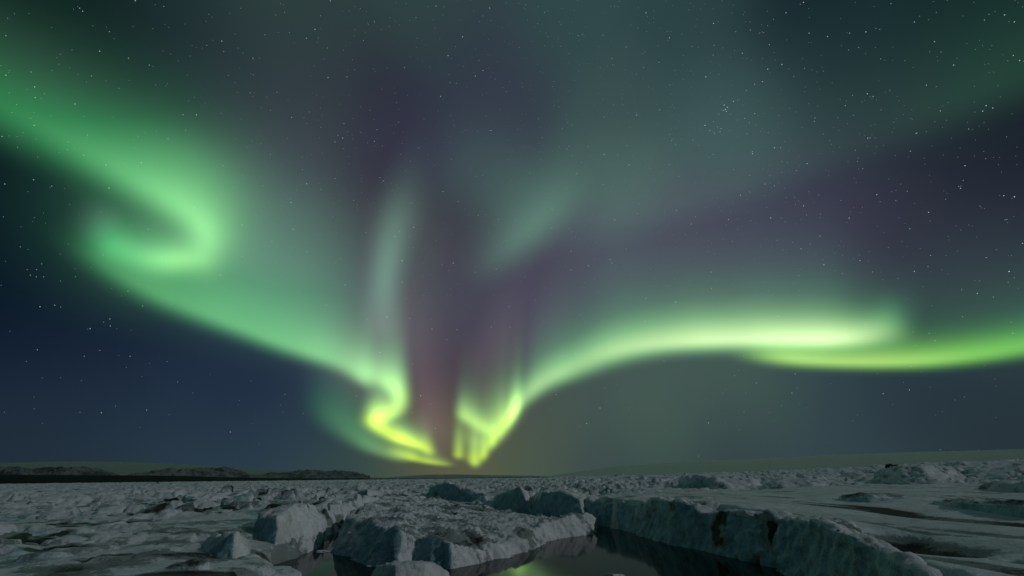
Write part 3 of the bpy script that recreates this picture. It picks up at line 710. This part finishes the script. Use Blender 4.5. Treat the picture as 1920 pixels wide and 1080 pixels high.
# left bank
ice_mass('ice_block', 'tall pale ice block standing over the left arm of the pool', [
    ('f', 462, 1030, .8, 486, 970, 2.2), ('f', 492, 1034, .7, 508, 968, 2.0), ('f', 514, 1058, 0, 522, 972, 3.6), ('f', 546, 1050, 0, 540, 954, 5.5), ('f', 568, 1042, 0, 566, 946, 8), ('f', 592, 1030, 0, 578, 950, 8),
    ('f', 600, 1018, 0, 584, 966, 5), ('b', 610, 985, 74), ('b', 590, 950, 78), ('b', 540, 946, 76), ('b', 490, 962, 70)], (), .17, .42, .5, .17, 8, .03, cat='ice block', bare_shade=.6)
ice_mass('ice_block', 'pointed ice block with a blue left face on the left bank', [
    ('f', 346, 1040, 1.4, 392, 1008, 1.2), ('f', 386, 1056, 1.2, 432, 1001, 1.8), ('f', 440, 1068, .8, 442, 1000, 2.6), ('f', 500, 1056, .6, 456, 1012, 3.4), ('b', 470, 1018, 62), ('b', 440, 1000, 60), ('b', 396, 1004, 60)], (), .14, .26, .25, .13, 9, .0, cat='ice block')
ice_mass('ice_block', 'low flat ice slab at the pool edge in the lower left foreground', [
    ('f', 436, 1088, .3, 448, 1072, .8), ('f', 500, 1100, .2, 490, 1078, 1.0), ('f', 572, 1098, 0, 566, 1076, .8), ('f', 556, 1078, 0, 545, 1064, 1.5), ('b', 500, 1062, 48), ('b', 462, 1066, 48)], (), .14, .16, .12, .06, 10, .12, cat='ice block')
ice_mass('ice_block', 'dark silty ice lump in the bottom left corner of the bank', [
    ('f', 300, 1086, 1.2, 318, 1066, .8), ('f', 350, 1092, 1.2, 356, 1062, 1.0), ('f', 400, 1092, 1.0, 388, 1052, 1.2), ('b', 392, 1054, 48), ('b', 340, 1058, 48), ('b', 306, 1066, 47)], (), .14, .25, .2, .1, 11, .52, cat='ice block')
ice_mass('ice_block', 'knobbly grey ice lump at the bottom edge before the floe', [
    ('f', 676, 1096, 0, 700, 1072, .8), ('f', 740, 1116, 0, 742, 1058, 1.8), ('f', 800, 1112, 0, 796, 1058, 1.8), ('f', 856, 1092, 0, 838, 1074, .8), ('b', 812, 1056, 43), ('b', 776, 1050, 43.4), ('b', 728, 1054, 43)], (), .12, .22, .25, .10, 12, .02, cat='ice block', bare_shade=.25)
ice_mass('ice_floater', 'small pale ice lump floating at the bottom edge of the pool', [
    ('f', 1112, 1090, 0, 1126, 1077, .5), ('f', 1150, 1098, 0, 1150, 1074, .8), ('f', 1186, 1090, 0, 1172, 1077, .5), ('b', 1165, 1075, 43.2), ('b', 1132, 1075, 43.2)], (), .09, .10, .05, .05, 13, .0, cat='ice block', bare_shade=.1)
ice_mass('ice_mound', 'broad smooth snow mound in the open field left of the tall pale block', [
    ('f', 335, 950, 2.2, 350, 934, 3), ('f', 390, 956, 2.2, 392, 928, 4), ('f', 450, 954, 2.4, 440, 928, 4), ('f', 492, 946, 2.8, 470, 932, 3), ('b', 460, 926, 125), ('b', 390, 924, 130), ('b', 345, 930, 125)], (), .28, .7, .3, .22, 23, .10, cat='ice mound')
ice_mass('ice_block', 'small upright ice block leaning behind the tall pale block', [
    ('f', 590, 968, 2.2, 600, 946, 1), ('f', 622, 972, 2.0, 618, 942, 1.2), ('f', 646, 968, 2.2, 638, 948, 1), ('b', 640, 940, 92), ('b', 604, 940, 92)], (), .2, .35, .3, .14, 26, .34, cat='ice block')

# right side
ice_mass('ice_mound', 'shadowy ice mound in the bottom right corner', [
    ('f', 1762, 1100, 2.2, 1800, 1062, 1.4), ('f', 1860, 1130, 2.0, 1862, 1048, 2.2), ('f', 1990, 1150, 2.0, 1960, 1054, 2.4), ('b', 1960, 1050, 41), ('b', 1860, 1046, 42), ('b', 1790, 1062, 40)], (), .17, .25, .2, .08, 15, .12, cat='ice mound', lit_side=.3)
ice_mass('ice_ridge', 'blue ice ridge with white ribs in the distance right of centre', [
    ('f', 1268, 918, 4.4, 1282, 900, 4), ('f', 1330, 921, 4.4, 1312, 895, 6), ('f', 1380, 922, 4.4, 1345, 897, 8), ('f', 1440, 920, 4.4, 1410, 903, 6), ('b', 1430, 898, 330), ('b', 1340, 893, 340), ('b', 1280, 898, 335)], (), .6, 1.0, 1.0, .35, 16, .05, cat='ice ridge')
ice_mass('ice_ridge', 'long low blue ice swell beyond the streaked plateau', [
    ('f', 1400, 922, 4.6, 1440, 908, 4), ('f', 1480, 920, 4.8, 1474, 898, 6), ('f', 1560, 916, 5.2, 1540, 904, 6), ('b', 1560, 902, 300), ('b', 1476, 896, 310), ('b', 1420, 908, 300)], (), .55, .5, .3, .2, 17, .05, cat='ice ridge', lit_side=.4)
ice_mass('ice_mound', 'broad dark blue ice mound on the right horizon below the boulders', [
    ('f', 1620, 902, 6, 1660, 886, 6), ('f', 1700, 904, 6, 1690, 879, 10), ('f', 1760, 904, 6, 1730, 876, 12), ('f', 1820, 902, 6, 1780, 884, 10), ('b', 1790, 880, 420), ('b', 1720, 876, 430), ('b', 1650, 884, 420)], (), .7, .9, .6, .4, 18, .18, cat='ice mound', lit_side=.2, bare_shade=.7)
ice_mass('ice_mound', 'low silt covered mound beside the smooth snow lane on the right', [
    ('f', 1562, 940, 4.6, 1576, 932, 1), ('f', 1630, 945, 4.6, 1624, 929, 1.5), ('f', 1700, 944, 4.6, 1690, 929, 1.5), ('f', 1720, 938, 4.6, 1706, 934, 1.5), ('b', 1700, 928, 100), ('b', 1600, 928, 100)], (), .24, .25, .2, .1, 19, .42, cat='ice mound', lit_side=.2)
ice_mass('ice_mound', 'dirty hummock at the right edge beyond the snow lane', [
    ('f', 1735, 950, 4.6, 1752, 940, 1), ('f', 1800, 956, 4.6, 1795, 936, 1.5), ('f', 1880, 964, 4.6, 1880, 944, 1.5), ('f', 1990, 972, 4.6, 1960, 950, 1.5), ('b', 1960, 946, 84), ('b', 1850, 938, 88), ('b', 1760, 938, 90)], (), .22, .35, .2, .12, 20, .40, cat='ice mound', lit_side=.2)
ice_mass('ice_mound', 'smooth blue green ice mound at the right edge under the horizon', [
    ('f', 1810, 930, 5, 1840, 914, 3), ('f', 1880, 934, 5, 1872, 906, 4), ('f', 1990, 938, 5, 1960, 906, 4), ('b', 1960, 902, 165), ('b', 1860, 904, 170)], (), .4, .4, .3, .15, 21, .2, cat='ice mound', lit_side=.2, bare_shade=.8)


# ---------------------------------------------------------------- boulders and bright ice lumps on the horizon
def lump(name, label, px, py, rng, size, mat, cat, seed, group=None, dirt_shade=.0):
    p = at_r(px, py, rng); bm = bmesh.new(); bmesh.ops.create_icosphere(bm, subdivisions=3, radius=1.0)
    co = np.array([v.co[:] for v in bm.verts]); fs = np.array([[v.index for v in f.verts] for f in bm.faces]); bm.free()
    k = 1 + .38 * fbm(co * 1.3 + seed * 7.7, 3); co = co * k[:, None]
    co = np.sign(co) * np.abs(co) ** .85 * np.array(size)
    return mesh_obj(name, co + p, fs, mat, label, cat, None, group, attrs=dict(dirt_shade=np.full(len(co), dirt_shade), bare_shade=np.zeros(len(co))), flat=True)


lump('boulder', 'larger dark boulder perched on the blue mound at the right horizon', 1669, 876.5, 412, (2.6, 2.2, 2.0), BOULDER, 'boulder', 1)
lump('boulder', 'smaller dark boulder beside the larger one on the right horizon', 1681, 876, 414, (1.9, 1.7, 1.7), BOULDER, 'boulder', 2)
lump('ice_lump', 'tiny bright ice lump on the horizon above the ribbed ridge', 1397, 886.3, 620, (3.0, 2.0, 1.5), ICE, 'ice lump', 3)
lump('ice_lump', 'tiny bright ice lump on the horizon left of the ribbed ridge', 1285, 889.8, 600, (1.8, 1.4, 1.5), ICE, 'ice lump', 4)

lump('ice_floater', 'thin sliver of ice floating in the left arm of the pool', 604, 1034, 55.4, (.75, .35, .12), ICE, 'ice block', 5)

# ---------------------------------------------------------------- loose chunks among the rubble
rs = np.random.RandomState(5)
chunks = []
for k in range(7):
    bm = bmesh.new()
    for _ in range(11 + k):
        p = rs.normal(size=3); p /= np.linalg.norm(p); p *= rs.uniform(.75, 1.1); bm.verts.new(p * np.array([1, .8, .7]))
    res = bmesh.ops.convex_hull(bm, input=bm.verts)
    bmesh.ops.delete(bm, geom=[g for g in set(res['geom_interior'] + res['geom_unused']) if isinstance(g, bmesh.types.BMVert)], context='VERTS')
    me = bpy.data.meshes.new('ice_chunk'); bm.to_mesh(me); bm.free()
    at = me.attributes.new('dirt_shade', 'FLOAT', 'POINT'); at.data.foreach_set('value', np.full(len(me.vertices), .12 if k % 3 else .34, np.float32))
    at = me.attributes.new('bare_shade', 'FLOAT', 'POINT'); at.data.foreach_set('value', np.full(len(me.vertices), (.2, .55)[k % 2], np.float32))
    me.materials.append(ICE); chunks.append(me)
ZONES = [
    (34, (760, 905, 915, 936), (.5, 1.5), 'angular ice chunk in the rubble around the jagged serac', 'chunks around the serac'),
    (26, (575, 640, 938, 958), (.3, .9), 'small soiled ice chunk in the dark gap behind the tall pale block', 'chunks behind the pale block'),
    (30, (250, 560, 905, 940), (.5, 1.5), 'ice chunk scattered on the open snow field left of the floe', 'chunks on the left snow field'),
    (28, (1040, 1260, 898, 912), (1.0, 2.6), 'ice chunk in the far rubble beyond the smooth snow lane', 'chunks beyond the snow lane'),
    (18, (1085, 1175, 893, 899), (3.0, 6.0), 'big far ice chunk roughening the horizon right of centre', 'chunks on the horizon'),
    (24, (1430, 1640, 893, 906), (1.4, 3.4), 'ice chunk in the far rubble left of the boulders', 'chunks left of the boulders'),
]
for n, (x0, x1, y0, y1), (s0, s1), label, group in ZONES:
    P = np.array([at_z(rs.uniform(x0, x1), max(rs.uniform(y0, y1), 898 - .011 * (x0 - 960) + 1.2), 3.0) for _ in range(n)])
    zz = ground_height(P[:, 0], P[:, 1])[0]
    for p, z in zip(P, zz):
        o = link(bpy.data.objects.new('ice_chunk', chunks[rs.randint(7)])); s = rs.uniform(s0, s1)
        o.location = (p[0], p[1], z + .18 * s); o.scale = (s, s * rs.uniform(.7, 1.2), s * rs.uniform(.6, 1.1)); o.rotation_euler = (rs.uniform(-.4, .4), rs.uniform(-.4, .4), rs.uniform(0, 6.28))
        tag(o, label, 'ice chunk', None, group)


# ---------------------------------------------------------------- northern lights: glowing curtains high above the far ice
GLOW = glow_material('aurora_light', AURORA_RAMP)
GLOW_STRAND = glow_material('aurora_light_lime', STRAND_RAMP)
GLOW_ARCH = glow_material('aurora_light_pale', ARCH_RAMP)
AURORA_ALT, AURORA_MAX = 11000.0, 90000.0
for k, a in enumerate(AURORA):
    strands = a['pts'] if isinstance(a['pts'][0], list) else [a['pts']]
    P = np.array([p for s in strands for p in s]); ext = max(P[:, 5].max() * 2.0, P[:, 3].max() * 3)
    xs = np.arange(P[:, 0].min() - ext, P[:, 0].max() + ext, a['step']); ys = np.arange(P[:, 1].min() - ext, min(P[:, 1].max() + ext, 893), a['step'])
    X, Y = np.meshgrid(xs, ys)
    B, H = aurora_field(a, X, Y)
    B = np.maximum(B - .006, 0)
    d = ray(X.ravel(), Y.ravel())
    s = np.maximum(d[:, 2], .002)
    r = (1 + .012 * k) / np.sqrt((s / AURORA_ALT) ** 2 + (1 / AURORA_MAX) ** 2)
    v = EYE + d * r[:, None]
    f = grid_faces(len(ys), len(xs)); b = B.ravel()
    f = f[b[f].max(1) > 0]
    used, inv_ = np.unique(f, return_inverse=True)
    mesh_obj(a['name'], v[used], inv_.reshape(-1, 4), {id(STRAND_RAMP): GLOW_STRAND, id(ARCH_RAMP): GLOW_ARCH}.get(id(a.get('ramp')), GLOW), a['label'], 'aurora', None, 'northern lights in the sky',
             attrs=dict(brightness=b[used], hue=H.ravel()[used]))

# ---------------------------------------------------------------- stars
BRIGHT = [(155, 21, .7), (307, 12, .5), (416, 77, .9), (474, 109, .7), (65, 163, .8), (66, 183, .6), (64, 235, .7), (265, 305, .7), (278, 430, .9), (418, 311, .6), (454, 481, .7), (754, 489, 1.0), (628, 266, .7),
          (343, 215, .6), (280, 122, .6), (241, 109, .6), (11, 67, .6), (11, 141, .7), (9, 345, .7), (63, 337, .7), (97, 349, .6), (57, 516, .5), (38, 463, .4), (58, 135, .5), (157, 291, .5), (315, 260, .5), (348, 244, .5), (469, 174, .4),
          (702, 265, .6), (628, 335, .6), (602, 355, .5), (747, 229, .5), (707, 243, .6), (712, 333, .6), (686, 436, .6), (859, 378, .5), (567, 318, .4), (918, 15, .7), (702, 40, .5), (780, 33, .4), (517, 28, .4), (507, 290, .4),
          (1466, 121, .9), (1788, 122, .9), (1255, 71, .8), (1902, 41, .8), (1900, 104, .7), (1752, 78, .7), (1892, 509, 1.2), (1902, 369, 1.), (1882, 367, .8), (1801, 353, .8), (1644, 365, .8), (1718, 250, .8), (1763, 208, .7), (1627, 259, .7),
          (1507, 386, .8), (1434, 345, .7), (1741, 398, .9), (1849, 198, .9), (1517, 62, .7), (1593, 62, .6), (1392, 100, .7), (1174, 88, .6), (1084, 67, .6), (1021, 23, .5), (1415, 158, .6), (1237, 206, .7), (1103, 275, .7), (1158, 290, .6), (1268, 395, .7),
          (1296, 420, .7), (1285, 440, .5), (1144, 487, .7), (1147, 493, .7), (1070, 506, .7), (1034, 428, .7), (1512, 403, .5), (1636, 510, .6), (1745, 479, .6), (1706, 429, .6), (1849, 483, .6), (1637, 181, .7), (1528, 221, .6), (1463, 277, .5), (1585, 198, .6),
          (75, 575, .8), (206, 598, .7), (207, 611, .7), (70, 656, .6), (190, 774, .8), (275, 769, .7), (432, 810, .7), (187, 657, .5), (158, 668, .5), (244, 668, .6), (313, 678, .4), (150, 773, .4), (333, 716, .4), (240, 546, .5), (68, 519, .5), (82, 519, .5),
          (1100, 794, .7), (1125, 765, .7), (1328, 793, .8), (1656, 738, .7), (1705, 731, .8), (1485, 737, .7), (1491, 701, .6), (1418, 718, .6), (1415, 672, .6), (1394, 668, .5), (1395, 772, .4), (1043, 740, .6), (810, 617, .7), (857, 618, .6), (789, 742, .8), (768, 597, .6),
          (816, 803, .7), (921, 613, .7), (954, 575, .7), (788, 742, .5), (774, 683, .6), (1333, 510, .7), (1740, 500, .5), (1753, 639, .6), (1742, 625, .5), (1899, 625, .6), (1498, 517, .5), (612, 572, .7), (754, 529, .6), (838, 637, .6)]
PLEIADES = [(1358, 197, .9), (1364, 201, .9), (1360, 205, 1.), (1362, 209, .8), (1356, 207, .7), (1375, 190, .8), (1383, 188, .4), (1322, 235, 1.0), (1350, 247, .7), (1352, 241, .6), (1331, 245, .6), (1340, 250, .5), (1345, 238, .5), (1348, 214, .5), (1370, 214, .4), (1338, 228, .4), (1396, 222, .5), (1415, 213, .6), (1405, 230, .5)]
rs = np.random.RandomState(21)
st = [(x, y, b * .8, .25) for x, y, b in BRIGHT] + [(x, y, b * .9, .0) for x, y, b in PLEIADES]
n = 0
while n < 3000:
    x, y = rs.uniform(-350, 2270), rs.uniform(-350, 860)
    dens = .35 + .65 * math.exp(-((x - 1150) / 620) ** 2) * (1 if y < 560 else .35)
    if y > 560: dens *= .5
    if y > 780: dens *= .35
    if rs.rand() > dens: continue
    m = min(.7, .10 * rs.rand() ** -.55)
    st.append((x, y, m, rs.rand() * .6)); n += 1
st = np.array(st)
octv = np.array([(1, 0, 0), (-1, 0, 0), (0, 1, 0), (0, -1, 0), (0, 0, 1), (0, 0, -1)], float)
octf = np.array([(0, 2, 4), (2, 1, 4), (1, 3, 4), (3, 0, 4), (2, 0, 5), (1, 2, 5), (3, 1, 5), (0, 3, 5)])
d = ray(st[:, 0], st[:, 1]); DIST = 150000.0
stretch = np.linalg.norm(np.stack([(st[:, 0] - 960) / F_PX, (st[:, 1] - 540) / F_PX, np.ones(len(st))], -1), axis=1)
rad = DIST / F_PX * (.48 + .44 * np.clip(st[:, 2], 0, 1.2)) / stretch ** .5
V = (EYE + d * DIST)[:, None, :] + octv[None] * rad[:, None, None]
Fc = octf[None] + (np.arange(len(st)) * 6)[:, None, None]
mesh_obj('stars', V.reshape(-1, 3), Fc.reshape(-1, 3), star_material(), 'countless small white stars scattered over the night sky', 'stars', 'stuff', flat=True,
         attrs=dict(brightness=np.repeat(.16 + .80 * st[:, 2], 6), warmth=np.repeat(st[:, 3], 6)))
